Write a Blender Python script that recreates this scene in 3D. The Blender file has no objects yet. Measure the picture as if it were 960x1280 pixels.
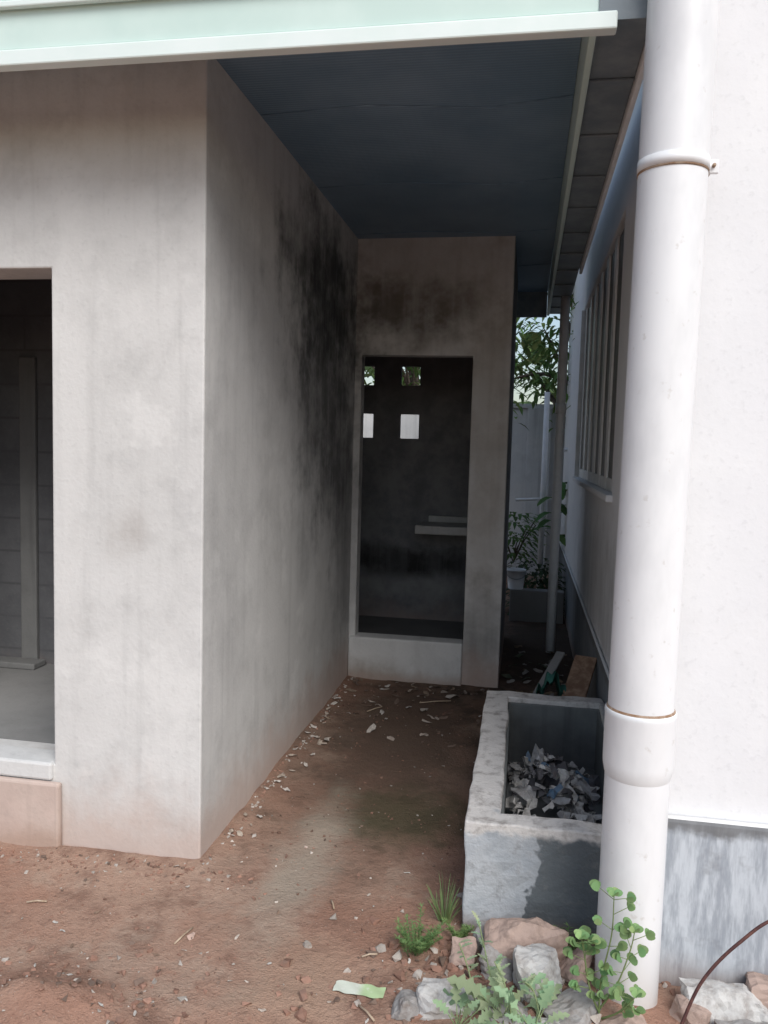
import bpy, bmesh, math, random
from mathutils import Vector, Matrix, noise as mn
random.seed(7)
scene=bpy.context.scene
col=scene.collection

# ---------------------------------------------------------------- helpers
def link(o,parent=None):
    col.objects.link(o)
    if parent: o.parent=parent
    return o
def empty(name):
    e=bpy.data.objects.new(name,None); e.empty_display_size=.2; col.objects.link(e); return e
def mesh_obj(name,verts,faces,mat=None,parent=None,smooth=False):
    me=bpy.data.meshes.new(name); me.from_pydata([tuple(v) for v in verts],[],faces); me.update()
    if mat: me.materials.append(mat)
    if smooth:
        for p in me.polygons: p.use_smooth=True
    return link(bpy.data.objects.new(name,me),parent)
def bevel(o,w,seg=2,ang=30):
    m=o.modifiers.new('bevel','BEVEL'); m.width=w; m.segments=seg; m.limit_method='ANGLE'; m.angle_limit=math.radians(ang)
    m.harden_normals=False
    return o
def grid_solid(name,xs,ys,zs,fill,mat,parent=None,bev=0.008):
    V={};verts=[];faces=[]
    def vi(i,j,k):
        if (i,j,k) not in V:
            V[(i,j,k)]=len(verts); verts.append((xs[i],ys[j],zs[k]))
        return V[(i,j,k)]
    nx,ny,nz=len(xs)-1,len(ys)-1,len(zs)-1
    F={}
    for i in range(nx):
        for j in range(ny):
            for k in range(nz):
                F[(i,j,k)]=fill((xs[i]+xs[i+1])/2,(ys[j]+ys[j+1])/2,(zs[k]+zs[k+1])/2)
    g=lambda i,j,k:F.get((i,j,k),False)
    for (i,j,k),f in F.items():
        if not f: continue
        if not g(i-1,j,k): faces.append([vi(i,j,k),vi(i,j,k+1),vi(i,j+1,k+1),vi(i,j+1,k)])
        if not g(i+1,j,k): faces.append([vi(i+1,j,k),vi(i+1,j+1,k),vi(i+1,j+1,k+1),vi(i+1,j,k+1)])
        if not g(i,j-1,k): faces.append([vi(i,j,k),vi(i+1,j,k),vi(i+1,j,k+1),vi(i,j,k+1)])
        if not g(i,j+1,k): faces.append([vi(i,j+1,k),vi(i,j+1,k+1),vi(i+1,j+1,k+1),vi(i+1,j+1,k)])
        if not g(i,j,k-1): faces.append([vi(i,j,k),vi(i,j+1,k),vi(i+1,j+1,k),vi(i+1,j,k)])
        if not g(i,j,k+1): faces.append([vi(i,j,k+1),vi(i+1,j,k+1),vi(i+1,j+1,k+1),vi(i,j+1,k+1)])
    o=mesh_obj(name,verts,faces,mat,parent)
    if bev: bevel(o,bev)
    return o
def box(name,x0,x1,y0,y1,z0,z1,mat,parent=None,bev=0.004):
    return grid_solid(name,[x0,x1],[y0,y1],[z0,z1],lambda *a:True,mat,parent,bev)
def tube_data(pts,rad,seg=12,verts=None,faces=None,cap=True):
    if verts is None: verts=[];faces=[]
    base=len(verts); pts=[Vector(p) for p in pts]; n=len(pts)
    if not isinstance(rad,(list,tuple)): rad=[rad]*n
    prev=None
    for i,p in enumerate(pts):
        t=(pts[min(i+1,n-1)]-pts[max(i-1,0)]).normalized()
        if prev is None:
            a=Vector((1,0,0)) if abs(t.x)<.8 else Vector((0,1,0))
            a=(a-t*a.dot(t)).normalized()
        else: a=(prev-t*prev.dot(t)).normalized()
        prev=a; b=t.cross(a)
        for s in range(seg):
            th=2*math.pi*s/seg
            verts.append(p+(a*math.cos(th)+b*math.sin(th))*rad[i])
    for i in range(n-1):
        for s in range(seg):
            s2=(s+1)%seg
            faces.append([base+i*seg+s,base+i*seg+s2,base+(i+1)*seg+s2,base+(i+1)*seg+s])
    if cap:
        faces.append([base+s for s in range(seg)][::-1]); faces.append([base+(n-1)*seg+s for s in range(seg)])
    return verts,faces
def tube(name,pts,rad,mat,parent=None,seg=12):
    v,f=tube_data(pts,rad,seg); return mesh_obj(name,v,f,mat,parent,True)

# ---------------------------------------------------------------- node helper
class NT:
    def __init__(s,name,rough=.9,spec=.3):
        s.m=bpy.data.materials.new(name); s.m.use_nodes=True; s.t=s.m.node_tree; s.N=s.t.nodes; s.L=s.t.links
        s.b=s.N['Principled BSDF']; s.b.inputs['Roughness'].default_value=rough
        s.b.inputs['Specular IOR Level'].default_value=spec
        s.co=s.N.new('ShaderNodeTexCoord').outputs['Object']
    def put(s,inp,v):
        if isinstance(v,bpy.types.NodeSocket): s.L.new(v,inp)
        else:
            if isinstance(v,(tuple,list)) and len(v)==3 and len(inp.default_value)==4: v=(*v,1)
            inp.default_value=v
    def math(s,op,a,b=0.0,clamp=False):
        n=s.N.new('ShaderNodeMath'); n.operation=op; n.use_clamp=clamp; s.put(n.inputs[0],a); s.put(n.inputs[1],b); return n.outputs[0]
    def vm(s,op,a,b=(0,0,0)):
        n=s.N.new('ShaderNodeVectorMath'); n.operation=op; s.put(n.inputs[0],a); s.put(n.inputs[1],b)
        return n.outputs['Value'] if op=='LENGTH' else n.outputs[0]
    def noise(s,scale,detail=4,vec=None,rough=.55,dist=0.):
        n=s.N.new('ShaderNodeTexNoise'); s.put(n.inputs['Vector'],vec if vec is not None else s.co)
        n.inputs['Scale'].default_value=scale; n.inputs['Detail'].default_value=min(detail,4.5); n.inputs['Roughness'].default_value=rough
        n.inputs['Distortion'].default_value=dist
        return n.outputs['Fac']
    def mr(s,v,a,b,c=0.,d=1.,smooth=True):
        n=s.N.new('ShaderNodeMapRange'); n.clamp=True
        if smooth: n.interpolation_type='SMOOTHSTEP'
        s.put(n.inputs[0],v)
        for i,x in enumerate((a,b,c,d)): n.inputs[i+1].default_value=x
        return n.outputs[0]
    def mix(s,f,a,b,mode='MIX'):
        n=s.N.new('ShaderNodeMix'); n.data_type='RGBA'; n.blend_type=mode
        s.put(n.inputs[0],f); s.put(n.inputs[6],a); s.put(n.inputs[7],b); return n.outputs[2]
    def sep(s,v=None):
        n=s.N.new('ShaderNodeSeparateXYZ'); s.put(n.inputs[0],v if v is not None else s.co); return n.outputs
    def color(s,c): s.put(s.b.inputs['Base Color'],c)
    def bump(s,h,strength=.3,dist=.01):
        n=s.N.new('ShaderNodeBump'); n.inputs['Strength'].default_value=strength; n.inputs['Distance'].default_value=dist
        s.put(n.inputs['Height'],h); s.L.new(n.outputs[0],s.b.inputs['Normal'])

def plaster(name,base,var,stains=(),splash=None,splash_h=.35,stain_col=(.055,.055,.058),rough=.92,mott=1.0,streak=.25,bumpd=.006,interior=False):
    t=NT(name,rough,.2)
    n1=t.noise(1.1,4,rough=.6); n2=t.noise(5,4.5,rough=.68); n3=t.noise(60,2)
    c=t.mix(t.mr(n1,.38,.66),base,var)
    c=t.mix(t.math('MULTIPLY',t.mr(n2,.45,.75),.28*mott),c,tuple(x*.66 for x in base))
    c=t.mix(t.math('MULTIPLY',t.mr(t.noise(2.3,4.5,vec=t.vm('ADD',t.co,(5,3,9)),rough=.7),.52,.62),.35*mott),c,tuple(min(.9,x*1.22) for x in base))
    sv=t.vm('MULTIPLY',t.co,(9,9,.55)); st=t.noise(1.6,3,vec=sv,rough=.6)
    if streak: c=t.mix(t.math('MULTIPLY',t.mr(st,.5,.75),streak),c,tuple(x*.55 for x in base))
    P=t.sep(); z=P[2]
    dn=t.noise(3.2,4.5,rough=.7)
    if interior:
        inn=t.math('MAXIMUM',t.math('GREATER_THAN',P[1],5.465),t.math('MULTIPLY',t.math('GREATER_THAN',P[1],2.97),t.math('LESS_THAN',P[0],-1.33)))  # inside the rooms: bare cement, with their shade put into its colour
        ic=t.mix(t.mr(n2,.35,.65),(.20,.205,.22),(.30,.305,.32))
        ic=t.mix(t.math('MULTIPLY',t.math('LESS_THAN',P[1],5.),.65),ic,(.11,.11,.115))  # front room's deeper shade, also put into the colour
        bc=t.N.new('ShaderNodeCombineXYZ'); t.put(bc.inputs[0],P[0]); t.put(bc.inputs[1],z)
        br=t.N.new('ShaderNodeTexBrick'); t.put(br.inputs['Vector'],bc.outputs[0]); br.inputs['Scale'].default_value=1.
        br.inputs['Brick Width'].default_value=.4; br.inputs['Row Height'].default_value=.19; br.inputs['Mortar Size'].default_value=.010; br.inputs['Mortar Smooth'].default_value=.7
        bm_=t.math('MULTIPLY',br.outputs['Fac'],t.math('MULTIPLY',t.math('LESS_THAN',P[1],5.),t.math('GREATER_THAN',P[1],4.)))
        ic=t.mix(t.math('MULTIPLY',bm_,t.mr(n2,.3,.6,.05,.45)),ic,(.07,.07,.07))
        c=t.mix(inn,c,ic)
    for (cen,r,k,*rest) in stains:
        d=t.vm('LENGTH',t.vm('DIVIDE',t.vm('SUBTRACT',t.co,cen),r))
        d=t.math('ADD',d,t.math('MULTIPLY',t.math('SUBTRACT',dn,.5),1.9))
        m=t.mr(d,1.25,.3)
        m=t.math('MULTIPLY',m,t.mr(st,.25,.62,.66,1.))
        m=t.math('MULTIPLY',m,t.mr(n2,.3,.6,.62,1.))
        c=t.mix(t.math('MULTIPLY',m,k,True),c,rest[0] if rest else stain_col)
    if splash:
        zz=t.math('ADD',z,t.math('MULTIPLY',t.math('SUBTRACT',dn,.5),splash_h*1.3))
        c=t.mix(t.mr(zz,splash_h,0.,0.,.7),c,splash)
    c=t.mix(t.math('MULTIPLY',t.mr(n3,.55,.8),.15),c,tuple(x*.5 for x in base))
    t.color(c)
    h=t.math('ADD',t.math('MULTIPLY',n2,.9),t.math('MULTIPLY',n3,.35))
    t.bump(h,.5,bumpd)
    return t.m

def simple(name,a,b,scale=8,rough=.6,spec=.4,bump=.2,dist=.003,metal=0.):
    t=NT(name,rough,spec); n=t.noise(scale,4,rough=.65)
    t.color(t.mix(t.mr(n,.35,.7),a,b)); t.b.inputs['Metallic'].default_value=metal
    if bump: t.bump(t.noise(scale*4,2),bump,dist)
    return t.m

# ---------------------------------------------------------------- materials
MO=(.05,.054,.056)
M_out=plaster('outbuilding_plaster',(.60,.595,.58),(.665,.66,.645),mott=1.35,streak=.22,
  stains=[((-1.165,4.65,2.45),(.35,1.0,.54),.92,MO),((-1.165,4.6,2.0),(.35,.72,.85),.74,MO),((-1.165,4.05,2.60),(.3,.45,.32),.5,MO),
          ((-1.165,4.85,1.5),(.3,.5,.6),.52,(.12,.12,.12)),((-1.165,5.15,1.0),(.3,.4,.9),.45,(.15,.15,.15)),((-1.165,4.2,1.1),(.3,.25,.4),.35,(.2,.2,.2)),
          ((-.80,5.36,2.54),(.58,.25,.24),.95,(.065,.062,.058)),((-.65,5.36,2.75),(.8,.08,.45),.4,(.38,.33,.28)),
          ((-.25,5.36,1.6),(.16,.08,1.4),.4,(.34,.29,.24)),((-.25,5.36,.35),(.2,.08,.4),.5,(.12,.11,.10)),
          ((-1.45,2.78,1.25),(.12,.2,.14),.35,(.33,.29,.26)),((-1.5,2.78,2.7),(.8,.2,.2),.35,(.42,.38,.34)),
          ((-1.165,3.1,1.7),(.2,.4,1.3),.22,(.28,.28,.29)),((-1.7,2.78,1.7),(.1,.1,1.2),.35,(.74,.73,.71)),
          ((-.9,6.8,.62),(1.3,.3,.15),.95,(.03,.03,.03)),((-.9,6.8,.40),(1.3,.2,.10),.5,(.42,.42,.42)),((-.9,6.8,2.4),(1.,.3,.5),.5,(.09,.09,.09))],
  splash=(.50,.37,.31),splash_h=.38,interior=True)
M_step=plaster('whitewashed_step',(.62,.62,.61),(.68,.68,.67),stains=[((-1.0,5.33,.0),(.5,.3,.14),.6,(.25,.2,.15))],splash=(.4,.3,.25),splash_h=.1)
M_dimcem=plaster('dull_cement',(.20,.20,.20),(.25,.25,.245),streak=.3)
M_peach=plaster('peach_plinth',(.52,.41,.36),(.57,.48,.42),splash=(.38,.26,.20),splash_h=.12)
M_cement=plaster('cement_floor',(.24,.24,.235),(.31,.305,.30),streak=0)
M_house=plaster('house_white_paint',(.77,.775,.79),(.82,.825,.83),mott=.25,streak=.04,bumpd=.003,
  stains=[((.45,3.4,1.0),(.2,.9,.6),.3,(.45,.44,.42)),((.45,5.,.8),(.1,2.,.4),.4,(.3,.29,.27))])
t=NT('plinth_paint',.85,.2)
st=t.noise(2.2,4.5,vec=t.vm('MULTIPLY',t.co,(10,10,1.8)),rough=.75); n2=t.noise(7,4.5,rough=.7)
P=t.sep()
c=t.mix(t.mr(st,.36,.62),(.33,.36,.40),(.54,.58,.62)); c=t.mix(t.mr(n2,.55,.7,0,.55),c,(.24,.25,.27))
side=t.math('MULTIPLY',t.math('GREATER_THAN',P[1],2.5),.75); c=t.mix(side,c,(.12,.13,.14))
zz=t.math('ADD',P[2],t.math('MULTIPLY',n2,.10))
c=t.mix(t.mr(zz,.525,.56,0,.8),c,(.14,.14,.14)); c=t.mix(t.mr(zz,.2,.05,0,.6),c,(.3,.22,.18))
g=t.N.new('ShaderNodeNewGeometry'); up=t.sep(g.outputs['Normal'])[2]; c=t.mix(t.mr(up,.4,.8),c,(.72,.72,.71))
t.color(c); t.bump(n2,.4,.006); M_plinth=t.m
t=NT('weathered_concrete',.9,.2)
P=t.sep(); n1=t.noise(4,4.5,rough=.7); n2=t.noise(16,4.5,rough=.7); nf=t.noise(70,2)
c=t.mix(t.mr(n1,.35,.65),(.31,.335,.36),(.45,.47,.49))
xm=t.math('ADD',P[0],t.math('MULTIPLY',t.math('SUBTRACT',n1,.5),.45))
c=t.mix(t.mr(xm,.06,.08),c,(.12,.135,.145))
c=t.mix(t.mr(n2,.52,.7,0,.55),c,(.20,.20,.20))
c=t.mix(t.mr(t.math('ADD',P[2],t.math('MULTIPLY',n1,.2)),.2,.08,0,.8),c,(.28,.19,.145))
top=t.mix(t.mr(n2,.45,.7),(.58,.56,.54),(.32,.30,.285))
zz=t.math('ADD',P[2],t.math('MULTIPLY',t.math('SUBTRACT',n1,.5),.18))
c=t.mix(t.mr(zz,.335,.36),c,top)
t.color(c); t.bump(t.math('ADD',n2,t.math('MULTIPLY',nf,.5)),.6,.008); M_trough=t.m
M_tin=plaster('trough_inner_cement',(.14,.15,.15),(.24,.25,.25),streak=.5,stains=[((.15,3.9,.1),(.5,.3,.2),.6)],mott=1.2)
t=NT('roof_insulation',.5,.4)
n=t.noise(1.2,4,rough=.6)
w=t.N.new('ShaderNodeTexWave'); w.wave_type='BANDS'; w.bands_direction='X'; w.inputs['Scale'].default_value=9; w.inputs['Distortion'].default_value=.8; t.put(w.inputs['Vector'],t.co)
w2=t.N.new('ShaderNodeTexWave'); w2.wave_type='BANDS'; w2.bands_direction='Y'; w2.inputs['Scale'].default_value=16; w2.inputs['Distortion'].default_value=.4; t.put(w2.inputs['Vector'],t.co)
c=t.mix(t.mr(n,.35,.7),(.17,.27,.37),(.26,.37,.48))
c=t.mix(t.math('MULTIPLY',w2.outputs['Fac'],.25),c,(.07,.11,.16))
t.color(c); t.bump(t.math('ADD',t.math('MULTIPLY',w2.outputs['Fac'],.6),t.math('MULTIPLY',w.outputs['Fac'],.4)),.35,.004); M_soffit=t.m
M_fascia=simple('mint_fascia_paint',(.56,.71,.66),(.62,.76,.71),3,.4,.5,.05)
M_fasciaw=simple('pale_trim_paint',(.72,.82,.79),(.77,.85,.83),4,.4,.5,.05)
M_gutter=simple('gutter_metal',(.15,.185,.21),(.24,.28,.30),6,.45,.5,.1)
M_gutter2=simple('gutter_lip',(.86,.87,.88),(.78,.80,.81),12,.4,.5,.05)
M_roof=simple('roof_sheet',(.25,.33,.32),(.3,.38,.36),4,.5,.5,.05)
t=NT('pvc_pipe',.38,.45); P=t.sep()
n=t.noise(5,4.5,vec=t.vm('MULTIPLY',t.co,(1,1,.4)),rough=.7); n2=t.noise(28,4)
c=t.mix(t.mr(n,.4,.7),(.80,.81,.82),(.71,.72,.73)); c=t.mix(t.mr(n2,.64,.75,0,.45),c,(.52,.49,.45))
zz=t.math('ADD',P[2],t.math('MULTIPLY',n,.35)); c=t.mix(t.mr(zz,.42,.16,0,.65),c,(.47,.42,.37))
t.color(c); M_pvc=t.m
M_brown=simple('joint_grime',(.25,.15,.09),(.45,.36,.28),30,.8,.2,.1)
M_dark=simple('window_curtain',(.22,.22,.21),(.15,.15,.145),9,.5,.4,0)
M_frame=simple('window_frame_paint',(.78,.78,.76),(.68,.68,.66),10,.5,.4,.1)
M_wood=simple('old_wood',(.20,.12,.08),(.34,.23,.16),20,.85,.2,.5)
M_cable=simple('rusty_wire',(.06,.025,.025),(.12,.05,.04),40,.7,.3,.1)
M_cloth=simple('green_cloth',(.03,.11,.09),(.05,.17,.14),20,.8,.2,.3)
t=NT('laterite_soil',.95,.15)
n1=t.noise(.9,4.5,rough=.65); n2=t.noise(4.5,4.5,rough=.7); n3=t.noise(35,4.5,rough=.7); n4=t.noise(160,2)
c=t.mix(t.mr(n1,.38,.62),(.34,.195,.14),(.39,.265,.20))
c=t.mix(t.mr(n2,.46,.66,0,.8),c,(.225,.135,.10))
c=t.mix(t.mr(t.noise(2.2,4.5,vec=t.vm('ADD',t.co,(3,8,0)),rough=.75),.52,.62,0,.45),c,(.42,.32,.25))
c=t.mix(t.mr(n3,.52,.75,0,.5),c,(.17,.10,.07))
c=t.mix(t.mr(n4,.62,.75,0,.45),c,(.55,.46,.39))
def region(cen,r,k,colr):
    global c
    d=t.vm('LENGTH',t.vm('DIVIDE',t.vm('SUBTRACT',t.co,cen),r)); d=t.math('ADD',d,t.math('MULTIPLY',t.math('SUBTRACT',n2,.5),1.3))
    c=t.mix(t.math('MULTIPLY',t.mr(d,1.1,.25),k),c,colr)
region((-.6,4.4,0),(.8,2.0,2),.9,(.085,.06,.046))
region((.2,6.5,0),(1.,2.6,2),.9,(.04,.034,.028))  # shadow in the far passage, painted into the soil colour
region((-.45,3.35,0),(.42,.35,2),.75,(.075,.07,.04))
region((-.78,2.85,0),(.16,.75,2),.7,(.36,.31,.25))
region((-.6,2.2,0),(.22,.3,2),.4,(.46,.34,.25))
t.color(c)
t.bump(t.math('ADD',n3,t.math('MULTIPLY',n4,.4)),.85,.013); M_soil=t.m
def attr_mat(name,rough=.9,bs=.4,scale=40,trans=0.):
    t=NT(name,rough,.2); a=t.N.new('ShaderNodeAttribute'); a.attribute_name='Col'
    if trans==0:
        n=t.noise(scale,4,rough=.7)
        t.color(t.mix(t.mr(n,.4,.75,0,.6),a.outputs['Color'],(.16,.12,.10))); t.bump(n,bs,.004)
    else:
        t.color(a.outputs['Color']); t.b.inputs['Roughness'].default_value=.5
        tr=t.N.new('ShaderNodeBsdfTranslucent'); t.L.new(a.outputs['Color'],tr.inputs[0])
        mx=t.N.new('ShaderNodeMixShader'); mx.inputs[0].default_value=trans
        t.L.new(t.b.outputs[0],mx.inputs[1]); t.L.new(tr.outputs[0],mx.inputs[2]); t.L.new(mx.outputs[0],t.N['Material Output'].inputs[0])
    return t.m
M_stone=attr_mat('stone_mix',.92,.6,25)
M_leaf=attr_mat('leaf_mix',.5,.1,20,.3)
def colored(name,verts,faces,cols,mat,parent=None,smooth=False):
    o=mesh_obj(name,verts,faces,mat,parent,smooth); me=o.data
    a=me.color_attributes.new('Col','FLOAT_COLOR','CORNER')
    for p,c in zip(me.polygons,cols):
        for li in p.loop_indices: a.data[li].color=(*c,1)
    return o

# ---------------------------------------------------------------- ground
def lin(a,b,s):
    n=int(round((b-a)/s)); return [a+(b-a)*i/n for i in range(n+1)]
gx=[-120,-60,-30,-15,-8,-5]+lin(-3.5,2.,.035)+[3,5,8,15,30,60,120]
gy=[-80,-30,-12,-5,-2,0]+lin(1.,8.,.035)+[9,10,12,15,20,30,60,120]
def gh(x,y):
    if not(-3.6<x<2.1 and .9<y<8.1): return 0.
    h=.014*mn.noise(Vector((x*1.6,y*1.6,0)))+.010*mn.noise(Vector((x*6,y*6,3)))+.005*mn.noise(Vector((x*20,y*20,7)))
    if y<2.78 or x>-1.165:
        d=(2.78-y) if x<-1.165 else math.hypot(x+1.165,0 if y>2.78 else 2.78-y)
        h+=.022*math.exp(-max(d,0)/.07)*(.6+mn.noise(Vector((x*5,y*5,1))))
    h+=.05*math.exp(-(((x-.15)/.3)**2+((y-2.2)/.22)**2))
    h+=.06*math.exp(-(((x+1.3)/.28)**2+((y-1.92)/.13)**2))*(1+.5*mn.noise(Vector((x*12,y*12,0))))
    return h
gv=[(x,y,gh(x,y)) for y in gy for x in gx]; w=len(gx)
gf=[[j*w+i,j*w+i+1,(j+1)*w+i+1,(j+1)*w+i] for j in range(len(gy)-1) for i in range(w-1)]
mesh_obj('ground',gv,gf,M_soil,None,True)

# ---------------------------------------------------------------- outbuilding
OB=empty('plastered_outbuilding')
xs=[-5,-4.8,-2.66,-1.773,-1.47,-1.365,-1.31,-1.165,-1.12,-1.075,-.913,-.372,-.325,-.125]
ys=[2.78,2.98,4.13,4.33,5.36,5.47,6.8,6.85]
zs=[-.1,.12,.284,.3,.328,1.68,1.886,2.13,2.217,2.233,2.29,3.04]
def fill(x,y,z):
    front=2.78<y<2.98; mid=4.13<y<4.33; bk=5.36<y<5.47; end=6.8<y
    if y<5.36 and x>-1.165: return False
    if front:
        return not(-2.66<x<-1.773 and .328<z<2.233)
    if y<5.36:
        if x<-4.8 or x>-1.365: return True
        if mid: return True
        return z<.3
    if bk: return not(-1.12<x<-.372 and .284<z<2.217)
    if end:
        for a,b in ((-1.47,-1.31),(-1.075,-.913)):
            if a<x<b and (2.13<z<2.29 or 1.68<z<1.886): return False
        return True
    if x<-4.8 or x>-.325: return True
    return z<.12
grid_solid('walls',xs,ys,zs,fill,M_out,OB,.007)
box('door_step',-2.8,-1.735,2.745,2.777,-.05,.262,M_peach,OB,.01)
box('door_sill',-2.75,-1.776,2.762,2.90,.265,.336,M_step,OB,.01)
box('threshold',-1.162,-.374,5.325,5.475,-.03,.292,M_step,OB,.012)
box('floor_finish',-4.79,-1.37,2.985,4.125,.29,.304,M_cement,OB,0)
box('room_floor',-4.79,-.33,5.475,6.795,.11,.124,M_cement,OB,0)
box('inner_door_jamb',-2.82,-2.72,4.10,4.128,.304,2.05,M_dimcem,OB,.006)
box('inner_step',-3.6,-2.66,3.98,4.098,.304,.34,M_dimcem,OB,.008)
box('wash_shelf',-.87,-.328,6.42,6.797,.905,.975,M_step,OB,.008)
box('shelf_upstand',-.80,-.328,6.76,6.798,.977,1.03,M_step,OB,.006)
box('soffit_sheet',-5.4,.125,2.43,7.22,2.985,3.0,M_soffit,OB,0)
for yy in (3.35,4.3,5.25,6.2):
    tube('seam',[(-1.16,yy,2.984),(-.7,yy-.05,2.982),(-.2,yy+.03,2.983),(.12,yy-.05,2.984)],.003,M_soffit,OB,6)
box('front_fascia',-5.45,.20,2.40,2.428,2.826,3.12,M_fascia,OB,.004)
box('front_fascia_lip',-5.45,.20,2.388,2.432,2.775,2.824,M_fasciaw,OB,.005)
box('front_fascia_cap',-5.45,.21,2.375,2.396,2.945,2.965,M_fasciaw,OB,.004)
box('side_fascia',.127,.148,2.432,7.22,2.78,3.06,M_fascia,OB,.004)
box('rear_fascia',-5.45,.126,7.222,7.25,2.77,3.06,M_gutter,OB,.004)
rv=[];rf=[];n=280
for i in range(n+1):
    x=-5.5+5.8*i/n; z=3.14+.012*math.cos(i*1.57)
    rv+= [(x,2.3,z),(x,7.35,z+.25)]
for i in range(n): rf.append([2*i,2*i+2,2*i+3,2*i+1])
mesh_obj('roof_sheet',rv,rf,M_roof,OB)
GU=OB
grid_solid('gutter_trough',[.150,.156,.286,.292],[2.40,7.25],[2.80,2.806,2.93],lambda x,y,z: z<2.806 or x<.156 or x>.286,M_gutter,GU,.001)
box('gutter_end',.150,.292,2.394,2.399,2.80,2.93,M_gutter,GU,0)
box('gutter_lip',.294,.312,2.39,5.5,2.768,2.94,M_gutter2,GU,.003)  # hung low and coloured white to stand in for the bright edge light
for i in range(10):
    y=2.75+i*.46
    box('gutter_bracket',.150,.290,y,y+.022,2.790,2.7985,M_gutter,GU,.002)

# ---------------------------------------------------------------- house on the right
HO=empty('white_house')
xs=[.45,.52,4.]; ys=[2.44,4.35,7.37,10.]; zs=[-.1,1.38,2.85,4.6]
grid_solid('walls',xs,ys,zs,lambda x,y,z: not(x<.52 and 4.35<y<7.37 and 1.38<z<2.85),M_house,HO,.01)
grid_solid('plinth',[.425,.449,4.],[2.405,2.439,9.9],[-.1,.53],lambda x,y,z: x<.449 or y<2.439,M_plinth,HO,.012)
box('window_pane',.480,.486,4.36,7.36,1.39,2.84,M_dark,HO,0)
box('window_sill',.415,.51,4.30,7.42,1.345,1.384,M_house,HO,.008)
for i,y in enumerate((4.40,4.86,5.32,5.78,6.24,6.70,7.2)):
    box('window_mullion',.466,.479,y,y+.13,1.386,2.845,M_frame,HO,.003)
box('window_rail',.468,.479,4.54,7.2,1.386,1.46,M_frame,HO,.003)
box('window_far_stile',.43,.479,7.335,7.362,1.386,2.845,M_frame,HO,.003)
box('roof_slab',.0+.36,4.3,2.3,10.2,4.61,4.75,M_house,HO,.01)

RP=empty('rainwater_pipe')
px,py=.354,2.325
def ring_profile(name,prof,mat,par,seg=48):
    v=[];f=[]
    for (z,rr) in prof:
        for s in range(seg):
            a=2*math.pi*s/seg; q=px-.004+.012*max(0,z-1)/2; v.append((q+rr*math.cos(a),py+rr*math.sin(a),z))
    for i in range(len(prof)-1):
        for s in range(seg):
            s2=(s+1)%seg; f.append([i*seg+s,i*seg+s2,(i+1)*seg+s2,(i+1)*seg+s])
    return mesh_obj(name,v,f,mat,par,True)
ring_profile('lower_pipe',[(-.05,.090),(.705,.090)],M_pvc,RP)
ring_profile('socket',[(.685,.090),(.69,.092),(.715,.0970),(.73,.0978),(.86,.0978),(.868,.099),(.876,.0978),(.88,.095),(.88,.088)],M_pvc,RP)
ring_profile('joint_grime',[(.875,.0972),(.883,.0935),(.886,.0905)],M_brown,RP)
ring_profile('upper_pipe',[(.80,.0905),(1.,.0905),(4.58,.0905)],M_pvc,RP)
ring_profile('clamp',[(2.358,.0905),(2.358,.0932),(2.388,.0932),(2.388,.0905)],M_pvc,RP)
ring_profile('clamp_grime',[(2.352,.0905),(2.352,.0925),(2.3575,.0925)],M_brown,RP)
box('clamp_lug',px+.088,px+.122,2.325,2.337,2.355,2.392,M_pvc,RP,.003)
tube('clamp_bolt',[(px+.108,2.315,2.374),(px+.108,2.45,2.374)],.005,M_brown,RP,8)
DP=empty('gutter_downpipe')
tube('pipe',[(.25,6.45,2.80),(.25,6.45,2.2),(.25,6.45,1.),(.25,6.45,.0)],.036,M_gutter2,DP,16)
tube('pipe_collar',[(.25,6.45,1.9),(.25,6.45,1.98)],.042,M_gutter2,DP,16)

# ---------------------------------------------------------------- trough
TR=empty('concrete_trough')
def jitter(o,a,sc=6):
    bm=bmesh.new(); bm.from_mesh(o.data)
    for _ in range(4):
        es=[e for e in bm.edges if e.calc_length()>.06]
        if es: bmesh.ops.subdivide_edges(bm,edges=es,cuts=1,use_grid_fill=True)
    for v in bm.verts:
        p=v.co.copy(); v.co+=Vector((mn.noise(p*sc),mn.noise(p*sc+Vector((9,0,0))),mn.noise(p*sc+Vector((0,9,0)))))*a
        v.co+=Vector((mn.noise(p*sc*4),mn.noise(p*sc*4+Vector((9,0,0))),mn.noise(p*sc*4+Vector((0,9,0)))))*a*.5
    bm.to_mesh(o.data); bm.free()
tr=grid_solid('basin',[-.147,-.035,.395,.422],[2.555,2.645,3.925,4.02],[-.06,.05,.386],lambda x,y,z: z<.05 or not(-.035<x<.395 and 2.645<y<3.925),M_trough,TR,0)
jitter(tr,.009,7); bevel(tr,.006,2,40)
grid_solid('inner_lining',[-.038,-.026,.388,.398],[2.635,2.655,3.91,3.928],[.045,.065,.362],lambda x,y,z: z<.065 or not(-.026<x<.388 and 2.655<y<3.91),M_tin,TR,.003)

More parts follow.
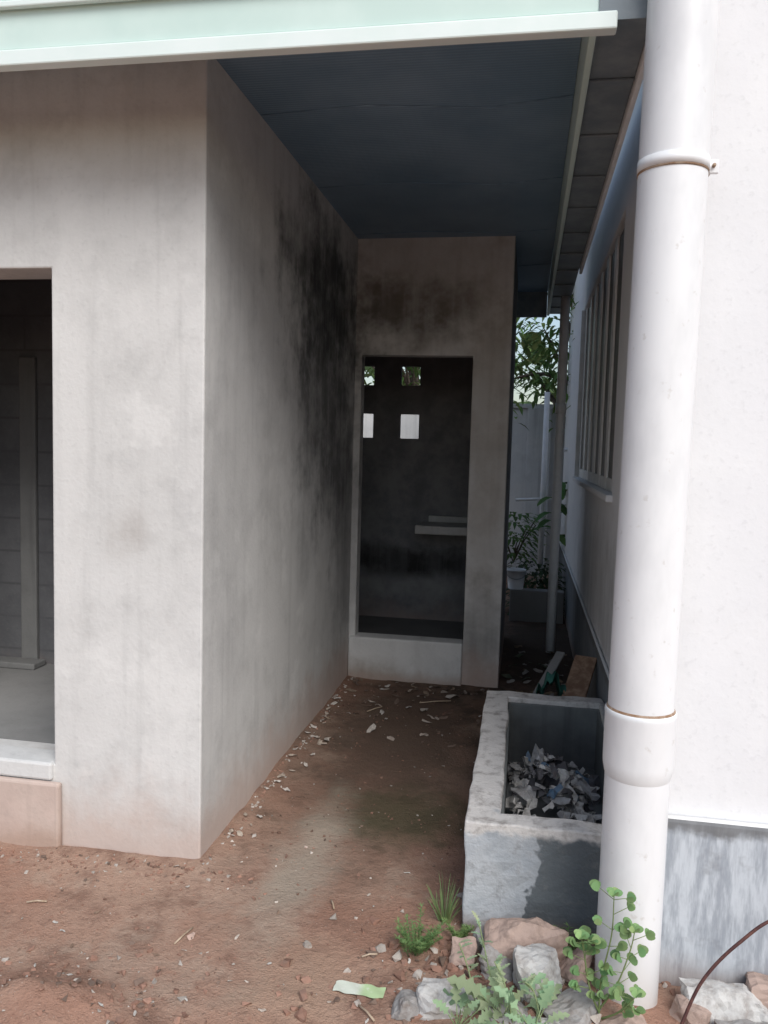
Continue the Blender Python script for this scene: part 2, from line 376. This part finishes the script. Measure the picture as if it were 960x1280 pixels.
# ---------------------------------------------------------------- rocks
def hull(center,size,npts=14,rot=None):
    bm=bmesh.new()
    for _ in range(npts):
        v=Vector((random.uniform(-1,1),random.uniform(-1,1),random.uniform(-1,1)))
        m=max(abs(v.x),abs(v.y),abs(v.z)); v=v/m*random.uniform(.8,1.)
        bm.verts.new((v.x*size[0]/2,v.y*size[1]/2,v.z*size[2]/2))
    r=bmesh.ops.convex_hull(bm,input=bm.verts)
    bmesh.ops.delete(bm,geom=[g for g in r['geom_interior'] if isinstance(g,bmesh.types.BMVert)],context='VERTS')
    bm.verts.ensure_lookup_table(); bm.verts.index_update()
    M=Matrix.Rotation(random.uniform(0,6.28) if rot is None else rot,3,'Z')@Matrix.Rotation(random.uniform(-.25,.25),3,'X')
    vs=[M@v.co+Vector(center) for v in bm.verts]; fs=[[v.index for v in f.verts] for f in bm.faces]; bm.free(); return vs,fs
class Pile:
    def __init__(s): s.v=[];s.f=[];s.c=[]
    def add(s,vs,fs,c):
        b=len(s.v); s.v+=vs; s.f+=[[b+i for i in f] for f in fs]; s.c+=[c]*len(fs)
    def obj(s,name,mat,parent=None,smooth=False): return colored(name,s.v,s.f,s.c,mat,parent,smooth)
def big(name,items):
    p=Pile()
    for cen,size,c,rot in items:
        vs,fs=hull(cen,size,22,rot)
        p.add(vs,fs,c)
    o=p.obj(name,M_stone)
    bm=bmesh.new(); bm.from_mesh(o.data); bmesh.ops.dissolve_limit(bm,angle_limit=.25,verts=bm.verts,edges=bm.edges)
    bmesh.ops.triangulate(bm,faces=bm.faces)
    for _ in range(3):
        es=[e for e in bm.edges if e.calc_length()>.016]
        bmesh.ops.subdivide_edges(bm,edges=es,cuts=1)
        bmesh.ops.triangulate(bm,faces=[f for f in bm.faces if len(f.verts)>3])
    bmesh.ops.smooth_vert(bm,verts=bm.verts,factor=.25,use_axis_x=True,use_axis_y=True,use_axis_z=True)
    bm.normal_update()
    for v in bm.verts:
        p0=v.co.copy(); v.co+=v.normal*(.008*mn.noise(p0*22)+.006*mn.noise(p0*60)+.001)
    bm.to_mesh(o.data); bm.free()
    return o
pink=(.43,.32,.27); white=(.54,.53,.51); gry=(.34,.33,.32)
big('broken_concrete_rubble',[
 ((.06,2.41,.10),(.27,.14,.13),pink,.1),((.09,2.27,.08),(.15,.14,.14),white,.5),((-.02,2.34,.05),(.11,.11,.11),gry,-.3),
 ((-.17,2.17,.03),(.18,.12,.09),white,.2),((.02,2.14,.03),(.16,.12,.09),gry,-.2),((-.13,2.38,.04),(.08,.08,.08),pink,0),
 ((.2,2.34,.06),(.14,.1,.12),pink,1.),((.2,2.18,.04),(.2,.12,.09),gry,.9),((-.05,2.47,.04),(.12,.08,.1),gry,.4),
 ((-.26,2.14,.02),(.12,.1,.06),gry,0),((.33,2.16,.03),(.14,.1,.07),pink,.4),((.1,2.08,.03),(.18,.12,.08),white,.1),
 ((.62,2.3,.05),(.26,.12,.10),white,.05),((.80,2.34,.06),(.24,.13,.10),pink,-.2),((.7,2.19,.03),(.24,.14,.08),gry,.2),
 ((.5,2.24,.03),(.13,.11,.08),pink,.7),((.95,2.2,.04),(.25,.15,.1),white,-.1)])
p=Pile()
def pebble(x,y,s,c,fl=.6): p.add(*hull((x,y,gh(x,y)+s*.12),(s,s*random.uniform(.6,1),s*fl),9),c)
def rc(): 
    k=random.random(); b=random.uniform(.75,1.15)
    c=(.33,.19,.14) if k<.65 else ((.50,.45,.40) if k<.82 else (.20,.14,.11))
    return tuple(a*b for a in c)
for _ in range(1500):
    x=random.uniform(-3,1.1); y=random.uniform(1.7,3.4)
    if (y>2.74 and x<-1.15): continue
    pebble(x,y,random.choice([.005,.006,.008,.01,.014]),rc())
for _ in range(200):
    x=random.gauss(-1.25,.35); y=random.gauss(2.0,.12); pebble(x,y,random.uniform(.006,.030),rc())
for _ in range(190):
    x=random.gauss(-1.6,.4); y=2.72-abs(random.gauss(0,.06)); pebble(x,y,random.uniform(.006,.022),rc())
for _ in range(140):
    y=random.uniform(2.7,5.3); x=-1.15+abs(random.gauss(0,.04)); pebble(x,y,random.uniform(.008,.024),rc() if random.random()<.6 else (.5,.46,.42))
for _ in range(420):
    x=random.gauss(.0,.24); y=random.gauss(2.3,.17); pebble(x,y,random.uniform(.012,.045),rc())
for _ in range(250):
    x=random.uniform(-1.1,-.15); y=random.uniform(3,5.3); pebble(x,y,random.uniform(.006,.018),tuple(a*.6 for a in rc()))
pebble(-.86,2.88,.035,(.3,.18,.14)); pebble(-.80,2.98,.02,(.5,.4,.35)); pebble(-1.0,2.33,.03,(.5,.36,.3)); pebble(-.98,2.2,.03,(.6,.55,.5))
p.obj('pebbles',M_stone)
def flake(cx,cy,cz,s,asp=.6,curl=.25,tilt=.3):
    n=9; vs=[];a0=random.uniform(0,6.28)
    M=Matrix.Rotation(a0,3,'Z')@Matrix.Rotation(random.uniform(-tilt,tilt),3,'X')@Matrix.Rotation(random.uniform(-tilt,tilt),3,'Y')
    vs.append(M@Vector((0,0,curl*s*.3))+Vector((cx,cy,cz)))
    for i in range(n):
        a=2*math.pi*i/n; rr=s/2*random.uniform(.7,1.1)
        vs.append(M@Vector((rr*math.cos(a),rr*asp*math.sin(a),curl*s*random.uniform(-.4,.4)))+Vector((cx,cy,cz)))
    return vs,[[0,1+i,1+(i+1)%n] for i in range(n)]
q=Pile()
for _ in range(90):
    y=random.uniform(4.2,5.28); x=random.uniform(-1.12,-.15)
    if random.random()<.45: y=random.uniform(5.0,5.28)
    q.add(*flake(x,y,gh(x,y)+.008,random.uniform(.02,.08),.45),random.choice([(.34,.29,.25),(.25,.19,.14),(.45,.42,.39),(.14,.10,.08),(.14,.10,.08)]))
for _ in range(30):
    y=random.uniform(2.9,5.2); x=-1.13+abs(random.gauss(0,.06)); q.add(*flake(x,y,gh(x,y)+.008,random.uniform(.02,.06),.5),random.choice([(.42,.36,.30),(.5,.46,.42)]))
for (x,y,s) in ((-.80,4.35,.1),(-1.0,4.1,.07),(-.55,4.75,.12),(-.4,5.05,.14),(-1.02,3.75,.05)):
    q.add(*flake(x,y,gh(x,y)+.012,s,.4),(.46,.42,.38))
for _ in range(90):
    x=random.uniform(-2.2,.2); y=random.uniform(1.9,2.9)
    if y>2.7 and x<-1.1: continue
    q.add(*flake(x,y,gh(x,y)+.004,random.uniform(.008,.030),.4),random.choice([(.5,.44,.38),(.58,.56,.52),(.25,.17,.12)]))
for _ in range(60):
    y=random.uniform(4.1,6.5); x=random.uniform(-.1,.4); q.add(*flake(x,y,gh(x,y)+.02,random.uniform(.03,.12)),random.choice([(.3,.28,.26),(.2,.15,.1),(.1,.12,.08)]))
q.obj('leaf_litter',M_stone)
tv=[];tf=[]
for (x,y,a,l) in [(-1.03,2.33,1.3,.09),(-.42,2.35,.4,.05),(-.38,2.1,-.8,.08),(-1.6,2.4,.2,.07),(-.6,2.6,2.,.05),(-.5,4.9,.3,.2),(-.85,4.7,.9,.12)]:
    d=Vector((math.cos(a),math.sin(a),.05))*l/2; c0=Vector((x,y,gh(x,y)+.008)); tube_data([c0-d,c0+Vector((0,.004,.002)),c0+d],.003,6,tv,tf)
mesh_obj('twigs',tv,tf,simple('dry_twig',(.5,.4,.3),(.35,.26,.18),30,.9,.2),None,True)
v=[];f=[];nx,ny=16,5
z0=max(gh(-.42+dx,2.195+dy) for dx in (-.07,0,.07) for dy in (-.02,.02))
for j in range(ny+1):
    for i in range(nx+1):
        a=i/nx-.5;b=j/ny-.5; x=a*.15+.002*math.sin(j*3+i); y=b*.05+.0015*math.sin(i*1.3)+(.006*math.sin(j*5) if i in(0,nx) else 0)
        z=.004+.002*math.sin(i*.9+j)
        ca,sa=math.cos(-.03),math.sin(-.03); v.append((-.42+x*ca-y*sa,2.195+x*sa+y*ca,z0+z))
for j in range(ny):
    for i in range(nx): f.append([j*(nx+1)+i,j*(nx+1)+i+1,(j+1)*(nx+1)+i+1,(j+1)*(nx+1)+i])
t=NT('wrapper_print',.45,.4); P=t.sep(); c=t.mix(t.mr(P[0],-.43,-.40),(.66,.70,.60),(.46,.60,.34)); c=t.mix(t.mr(t.noise(60,3),.6,.66,0,.4),c,(.75,.75,.7)); t.color(c)
mesh_obj('paper_scrap',v,f,t.m,None,True)
q=Pile()
for _ in range(320):
    x=random.uniform(-.01,.37); y=random.uniform(2.72,3.75)
    hgt=.09+.18*math.exp(-((x-.12)/.12)**2-((y-3.4)/.35)**2)
    z=random.uniform(.5,1.)*hgt+.02
    k=random.random(); c=(.70,.69,.66) if k<.45 else ((.46,.46,.46) if k<.75 else ((.13,.13,.14) if k<.97 else (.15,.25,.36)))
    q.add(*flake(x,y,z,random.uniform(.025,.13),.5,.6,.9),c)
q.obj('torn_paper_rubbish',attr_mat('rubbish_paper',.8,.3,30))

DB=empty('scrap_boards')
def plank(name,a,b,wd,th,mat,par):
    a=Vector(a);b=Vector(b);d=(b-a); t_=d.normalized(); s=t_.cross(Vector((0,0,1))).normalized()*wd/2; u=s.cross(t_).normalized()*th/2
    vs=[p_+sx*s+ux*u for p_ in (a,b) for sx,ux in ((-1,-1),(1,-1),(1,1),(-1,1))]
    o=mesh_obj(name,vs,[[0,1,2,3][::-1],[4,5,6,7],[0,1,5,4],[1,2,6,5],[2,3,7,6],[3,0,4,7]],mat,par); bevel(o,.003); return o
plank('board',(.26,4.08,.26),(.37,4.45,.48),.12,.02,M_wood,DB)
plank('board_leaning',(.03,4.10,.20),(.24,4.6,.46),.05,.015,M_dimcem,DB)
plank('board_low',(-.02,4.6,.05),(.35,4.9,.12),.09,.02,M_wood,DB)
v=[];f=[]
for j in range(13):
    for i in range(13):
        x=.10+i*.014;y=4.2+j*.02; v.append((x,y,.44-.25*abs(i/12-.5)+.03*math.sin(i*1.9)+.03*math.sin(j*1.3+i)-j*.006))
for j in range(12):
    for i in range(12): f.append([j*13+i,j*13+i+1,(j+1)*13+i+1,(j+1)*13+i])
mesh_obj('discarded_cloth',v,f,M_cloth,None,True)

def bez(pts,n=14):
    out=[];P=[Vector(a) for a in pts]
    P=[P[0]*2-P[1]]+P+[P[-1]*2-P[-2]]
    for i in range(1,len(P)-2):
        for k in range(n):
            t_=k/n; a,b,c,d=P[i-1],P[i],P[i+1],P[i+2]
            out.append(.5*((2*b)+(-a+c)*t_+(2*a-5*b+4*c-d)*t_*t_+(-a+3*b-3*c+d)*t_**3))
    out.append(P[-2]); return out
tube('rusty_wire',bez([(.42,2.1,.0),(.465,2.15,.05),(.53,2.2,.17),(.63,2.24,.27),(.75,2.28,.335),(.95,2.3,.33),(1.2,2.3,.15),(1.3,2.3,.0)]),.0045,M_cable,None,8)

# ---------------------------------------------------------------- plants
def leaf(c,d,up,L,W,shape='oval',fold=.15,droop=.15):
    d=Vector(d).normalized(); up=Vector(up); s=d.cross(up)
    s=s.normalized() if s.length>1e-4 else Vector((1,0,0)); u=s.cross(d).normalized()
    prof={'oval':[(0,.0),(.15,.6),(.4,1.),(.7,.92),(.92,.5),(1,0)],'lance':[(0,0),(.25,.8),(.6,.9),(1,0)],
          'lobed':[(0,.05),(.12,.25),(.2,.9),(.3,.35),(.42,1.1),(.52,.4),(.64,1.),(.74,.35),(.85,.6),(1,0)],'blade':[(0,1),(.4,.9),(.8,.5),(1,0)]}[shape]
    vs=[];fs=[]
    for (a,w_) in prof:
        p0=c+d*L*a-Vector((0,0,1))*droop*L*a*a
        vs+= [p0-s*W/2*w_+u*fold*W*w_, p0, p0+s*W/2*w_+u*fold*W*w_]
    for i in range(len(prof)-1):
        b=i*3; fs+=[[b,b+1,b+4,b+3],[b+1,b+2,b+5,b+4]]
    return vs,fs
def gcol(base,var=.25):
    k=random.uniform(1-var,1+var); return (base[0]*k*random.uniform(.85,1.2),base[1]*k,base[2]*k)
pl=Pile(); root=Vector((.26,2.17,0.04)); G=(.19,.31,.13)
stems=[[(0,0,0),(.0,-.01,.12),(.02,-.02,.26),(.02,-.03,.38)],[(0,0,.03),(.04,-.02,.12),(.07,-.02,.22),(.08,-.02,.28)],[(0,0,.02),(-.03,-.02,.1),(-.05,-.02,.2),(-.06,-.03,.25)],[(0,0,.0),(.05,-.04,.06),(.09,-.05,.12)]]
for s in stems:
    pts=bez([root+Vector(a) for a in s],8); vv,ff=tube_data(pts,[.003*(1-.6*i/len(pts)) for i in range(len(pts))],6); pl.add(vv,ff,(.25,.33,.14))
    for i in range(5,len(pts),3):
        for side in (-1,1):
            if random.random()<.2: continue
            a=random.uniform(0,6.28); d=Vector((math.cos(a)*.9,math.sin(a)*.5-.2,.35)).normalized()
            L=random.uniform(.02,.045); e=pts[i]+d*L
            vv,ff=tube_data([pts[i],e],.001,5); pl.add(vv,ff,(.25,.33,.14))
            for k in (-1,0,1):
                dd=(d+d.cross(Vector((0,0,1)))*k*.9).normalized(); pl.add(*leaf(e,dd,(random.uniform(-.5,.5),-.6,.7),random.uniform(.02,.032),random.uniform(.018,.027),'oval',.15,.15),gcol(G))
    for k in range(5):
        a=k*1.26; pl.add(*leaf(pts[-1],Vector((math.cos(a),math.sin(a),.6)),(0,-.6,.8),.026,.02,'oval'),gcol((.27,.42,.18)))
pl.obj('round_leaf_plant',M_leaf,None,True)
pl=Pile(); 
for cx,cy,n_,sc in ((.0,2.12,18,1.),(.08,2.08,12,.8),(-.12,2.05,10,.8)):
    for k in range(n_):
        a=random.uniform(0,6.28); el=random.uniform(.2,1.3); d=Vector((math.cos(a)*math.cos(el),math.sin(a)*math.cos(el),math.sin(el)))
        b=Vector((cx,cy,.04)); L=random.uniform(.07,.15)*sc; e=b+d*L*.6
        vv,ff=tube_data([b,e],.0018,5); pl.add(vv,ff,(.3,.38,.2)); pl.add(*leaf(e,d+Vector((0,0,-.1)),(0,-.5,.8),L,L*.32,'lobed',.2,.3),gcol((.31,.42,.25)))
for (x,z,yy) in ((-.08,.26,2.2),(-.03,.2,2.12),(.05,.17,2.1),(-.13,.22,2.15)):
    pts=bez([(x+.06,yy-.02,.03),(x+.03,yy,.14),(x,yy,z)],6); vv,ff=tube_data(pts,.002,5); pl.add(vv,ff,(.34,.42,.22))
    for p_ in pts[4:]:
        a=random.uniform(0,6.28); pl.add(*leaf(p_,Vector((math.cos(a),math.sin(a),.6)),(0,0,1),.04,.014,'lobed'),gcol((.34,.45,.28)))
pl.obj('lobed_leaf_weed',M_leaf,None,True)
def tuft(name,cx,cy,n_,h,spr,colr,feather=False):
    pl=Pile()
    for k in range(n_):
        a=random.uniform(0,6.28); r_=random.uniform(0,spr*.4); b=Vector((cx+r_*math.cos(a),cy+r_*math.sin(a),gh(cx,cy)-.003))
        H=h*random.uniform(.5,1.1); e=Vector((math.cos(a)*spr*random.uniform(.2,1),math.sin(a)*spr*random.uniform(.2,1),H))
        if feather:
            pts=bez([b,b+e*.5+Vector((0,0,.01)),b+e],5); vv,ff=tube_data(pts,.0012,4); pl.add(vv,ff,gcol(colr))
            for p_ in pts[2:]:
                for j in range(5):
                    a2=random.uniform(0,6.28); pl.add(*leaf(p_,Vector((math.cos(a2),math.sin(a2),.5)),(0,0,1),random.uniform(.012,.022),.003,'lance'),gcol(colr))
        else: pl.add(*leaf(b,e,(math.cos(a+1.5),math.sin(a+1.5),.3),H*1.1,.004,'blade',.2,.25),gcol(colr))
    return pl.obj(name,M_leaf,None,True)
tuft('feathery_weed',-.285,2.40,26,.10,.08,(.19,.31,.12),True)
tuft('grass_tuft',-.21,2.60,40,.19,.06,(.24,.34,.15))
tuft('feathery_weed',-.15,2.49,14,.06,.05,(.18,.28,.10),True)
tuft('grass_tuft',.72,2.36,24,.08,.06,(.16,.25,.10))
tuft('feathery_weed',.86,2.33,14,.07,.06,(.18,.28,.10),True)
tuft('feathery_weed',.18,2.47,14,.09,.06,(.2,.3,.12),True)

M_bark=simple('bark',(.12,.09,.07),(.22,.18,.15),14,.9,.2,.8,.02)
def tree(name,base,H,spread,nl,L,colr,zlow,seed,shape='lance'):
    random.seed(seed); T=empty(name); base=Vector(base); v=[];f=[]
    top=base+Vector((random.uniform(-.2,.2),random.uniform(-.2,.2),H*.75))
    tube_data(bez([base,base.lerp(top,.5)+Vector((.08,0,0)),top],6),[.13*H/4*(1-.7*i/12) for i in range(13)],10,v,f)
    clumps=[]
    for k in range(16):
        a=k*2.4; st=base.lerp(top,random.uniform(.45,1.)); e=Vector((base.x+math.cos(a)*spread*random.uniform(.35,1),base.y+math.sin(a)*spread*random.uniform(.35,1),random.uniform(zlow,H)))
        tube_data(bez([st,st.lerp(e,.5)+Vector((0,0,.15)),e],4),[.045*(1-.8*i/8) for i in range(9)],6,v,f); clumps.append(e)
        clumps.append(st.lerp(e,.6)+Vector((0,0,.2)))
    mesh_obj('trunk',v,f,M_bark,T,True)
    pl=Pile()
    for _ in range(nl):
        c_=random.choice(clumps); p_=c_+Vector((random.gauss(0,.22),random.gauss(0,.22),random.gauss(0,.18)))*spread/1.3
        a=random.uniform(0,6.28); pl.add(*leaf(p_,Vector((math.cos(a),math.sin(a),random.uniform(-.7,.3))),(0,0,1),L*random.uniform(.7,1.2),L*.3,shape,.15,.4),gcol(colr,.45))
    pl.obj('crown',M_leaf,T,False)
tree('mango_tree',(.75,9.9,0),4.2,1.3,2000,.17,(.14,.23,.07),2.3,3)
tree('mango_tree',(-4.4,9.2,0),4.6,1.5,2000,.17,(.14,.22,.07),2.9,4)
tree('mango_tree',(-5.8,12.5,0),5,2.,1400,.22,(.09,.15,.05),2.2,5)
tree('mango_tree',(4.8,13,0),5.5,2.,1400,.22,(.09,.15,.05),2.2,6)
tree('mango_tree',(-1.8,13.0,0),4.6,1.9,1700,.22,(.13,.22,.07),2.2,8)
random.seed(11)
def shrub(name,c,rad,n_,L,colr,shape='lance'):
    pl=Pile(); c=Vector(c)
    for k in range(9):
        a=random.uniform(0,6.28); e=c+Vector((math.cos(a)*rad*.7,math.sin(a)*rad*.7,rad*random.uniform(.6,1.6))); vv,ff=tube_data([c,c.lerp(e,.5)+Vector((0,0,.05)),e],.007,5); pl.add(vv,ff,(.12,.1,.06))
    for _ in range(n_):
        a=random.uniform(0,6.28); r_=rad*random.uniform(.2,1); p_=c+Vector((math.cos(a)*r_,math.sin(a)*r_,random.uniform(.05,1.7)*rad))
        pl.add(*leaf(p_,Vector((math.cos(a),math.sin(a),random.uniform(-.2,.6))),(0,0,1),L*random.uniform(.6,1.2),L*.32,shape,.15,.5),gcol(colr,.4))
    pl.obj(name,M_leaf)
shrub('garden_shrub',(.16,8.0,0),.30,460,.12,(.05,.085,.035))
pl=Pile()
st0=[Vector((.30,8.9,0)),Vector((.32,8.9,.6)),Vector((.35,8.88,1.25))]; pts=bez(st0,8); vv,ff=tube_data(pts,.014,8); pl.add(vv,ff,(.2,.26,.12))
for k in range(16):
    p0=pts[random.randint(8,len(pts)-1)]; a=random.uniform(0,6.28); pl.add(*leaf(p0,Vector((math.cos(a),math.sin(a),.4)),(0,0,1),.32,.10,'oval',.15,.6),gcol((.11,.22,.07),.4))
pl.obj('broad_leaf_plant',M_leaf)
shrub('garden_shrub',(-.1,9.4,.3),.35,260,.14,(.12,.22,.07))
M_cw=plaster('compound_wall_paint',(.66,.67,.67),(.74,.74,.73),streak=.4)
CW=empty('compound_wall')
box('wall',-14,14,10.6,10.75,-.1,2.15,M_cw,CW,.01); box('coping',-14,14,10.56,10.79,2.152,2.21,M_cw,CW,.01)
for i in range(9): box('pier',-12.2+i*3.05,-11.9+i*3.05,10.5,10.598,-.1,2.15,M_cw,CW,.01)
PR=empty('water_pipes')
tube('riser',[(.2,9.0,0),(.2,9.0,2.25)],.03,M_gutter2,PR,10)
tube('riser_bend',bez([(.34,9.2,0),(.34,9.2,1.5),(.40,9.2,1.62),(.6,9.2,1.64)],5),.022,M_gutter2,PR,10)
tube('cross_pipe',[(-.1,9.15,1.05),(.34,9.15,1.08)],.016,M_gutter2,PR,10)
box('low_kerb_wall',-.10,.40,7.55,7.68,-.05,.30,M_cement,None,.012)
BK=empty('paint_bucket')
bk=[];bf=[]
for (z,rr) in ((.0,.07),(.0,.07),(.17,.088),(.17,.094),(.185,.094),(.185,.083),(.04,.07)):
    for s in range(20): a=2*math.pi*s/20; bk.append((-.05+rr*math.cos(a),7.62+rr*math.sin(a),.30+z))
for i in range(6):
    for s in range(20): s2=(s+1)%20; bf.append([i*20+s,i*20+s2,(i+1)*20+s2,(i+1)*20+s])
bf.append([s for s in range(20)][::-1]); bf.append([120+s for s in range(20)])
mesh_obj('bucket_body',bk,bf,M_gutter2,BK,True)
tube('bucket_handle',bez([(-.145,7.62,.475),(-.12,7.56,.42),(-.05,7.53,.40),(.02,7.56,.42),(.045,7.62,.475)],5),.003,M_gutter,BK,6)
pl=Pile()
for _ in range(3600):
    a=random.uniform(0,6.28); R=random.uniform(24,29); x=R*math.cos(a); y=R*math.sin(a)
    top=5.+2.2*mn.noise(Vector((x*.25,y*.25,0)))+1.*mn.noise(Vector((x*.8,y*.8,4)))
    if y<0: top*=.4
    z=random.uniform(0,top); b=random.uniform(0,6.28)
    pl.add(*leaf(Vector((x,y,z)),Vector((math.cos(b),math.sin(b),random.uniform(-.6,.4))),(0,0,1),random.uniform(.8,1.4),.7,'lance',.2,.3),gcol((.07,.11,.04),.5))
pl.obj('distant_tree_line',M_leaf)

# ---------------------------------------------------------------- light
W=bpy.data.worlds.new('World'); scene.world=W; W.use_nodes=True; nt=W.node_tree
sky=nt.nodes.new('ShaderNodeTexSky'); sky.sky_type='NISHITA'; sky.sun_disc=False
az=math.radians(150); el=math.radians(45)
sky.sun_elevation=el; sky.sun_rotation=az; sky.dust_density=2.; sky.air_density=1.2; sky.ozone_density=1.8
hs=nt.nodes.new('ShaderNodeHueSaturation'); hs.inputs['Saturation'].default_value=.85
nt.links.new(sky.outputs[0],hs.inputs['Color']); bg=nt.nodes['Background']; nt.links.new(hs.outputs[0],bg.inputs[0]); bg.inputs[1].default_value=.15
W.cycles.sampling_method='MANUAL'; W.cycles.sample_map_resolution=512
S=bpy.data.lights.new('sun','SUN'); S.energy=2.5; S.angle=math.radians(36); S.color=(1.,.985,.96)
so=bpy.data.objects.new('sun',S); col.objects.link(so)
sd=Vector((math.sin(az)*math.cos(el),math.cos(az)*math.cos(el),math.sin(el)))
so.rotation_euler=sd.to_track_quat('Z','Y').to_euler(); so.location=(0,-5,8)

# ---------------------------------------------------------------- camera
a=math.radians(9.95); p_=math.radians(4.62); r_=math.radians(1.55)
F=Vector((-math.sin(a)*math.cos(p_),math.cos(a)*math.cos(p_),-math.sin(p_)))
R0=Vector((math.cos(a),math.sin(a),0)); U0=R0.cross(F)
R=R0*math.cos(r_)+U0*math.sin(r_); U=U0*math.cos(r_)-R0*math.sin(r_)
cam=bpy.data.cameras.new('camera'); co=bpy.data.objects.new('camera',cam); col.objects.link(co)
m=Matrix(((R.x,U.x,-F.x,0),(R.y,U.y,-F.y,0),(R.z,U.z,-F.z,1.6),(0,0,0,1))); co.matrix_world=m
cam.sensor_fit='VERTICAL'; cam.sensor_height=24; cam.lens=18.75; cam.clip_end=400; cam.clip_start=.05
scene.camera=co
scene.view_settings.view_transform='Standard'; scene.view_settings.look='None'; scene.view_settings.exposure=0
print('done')
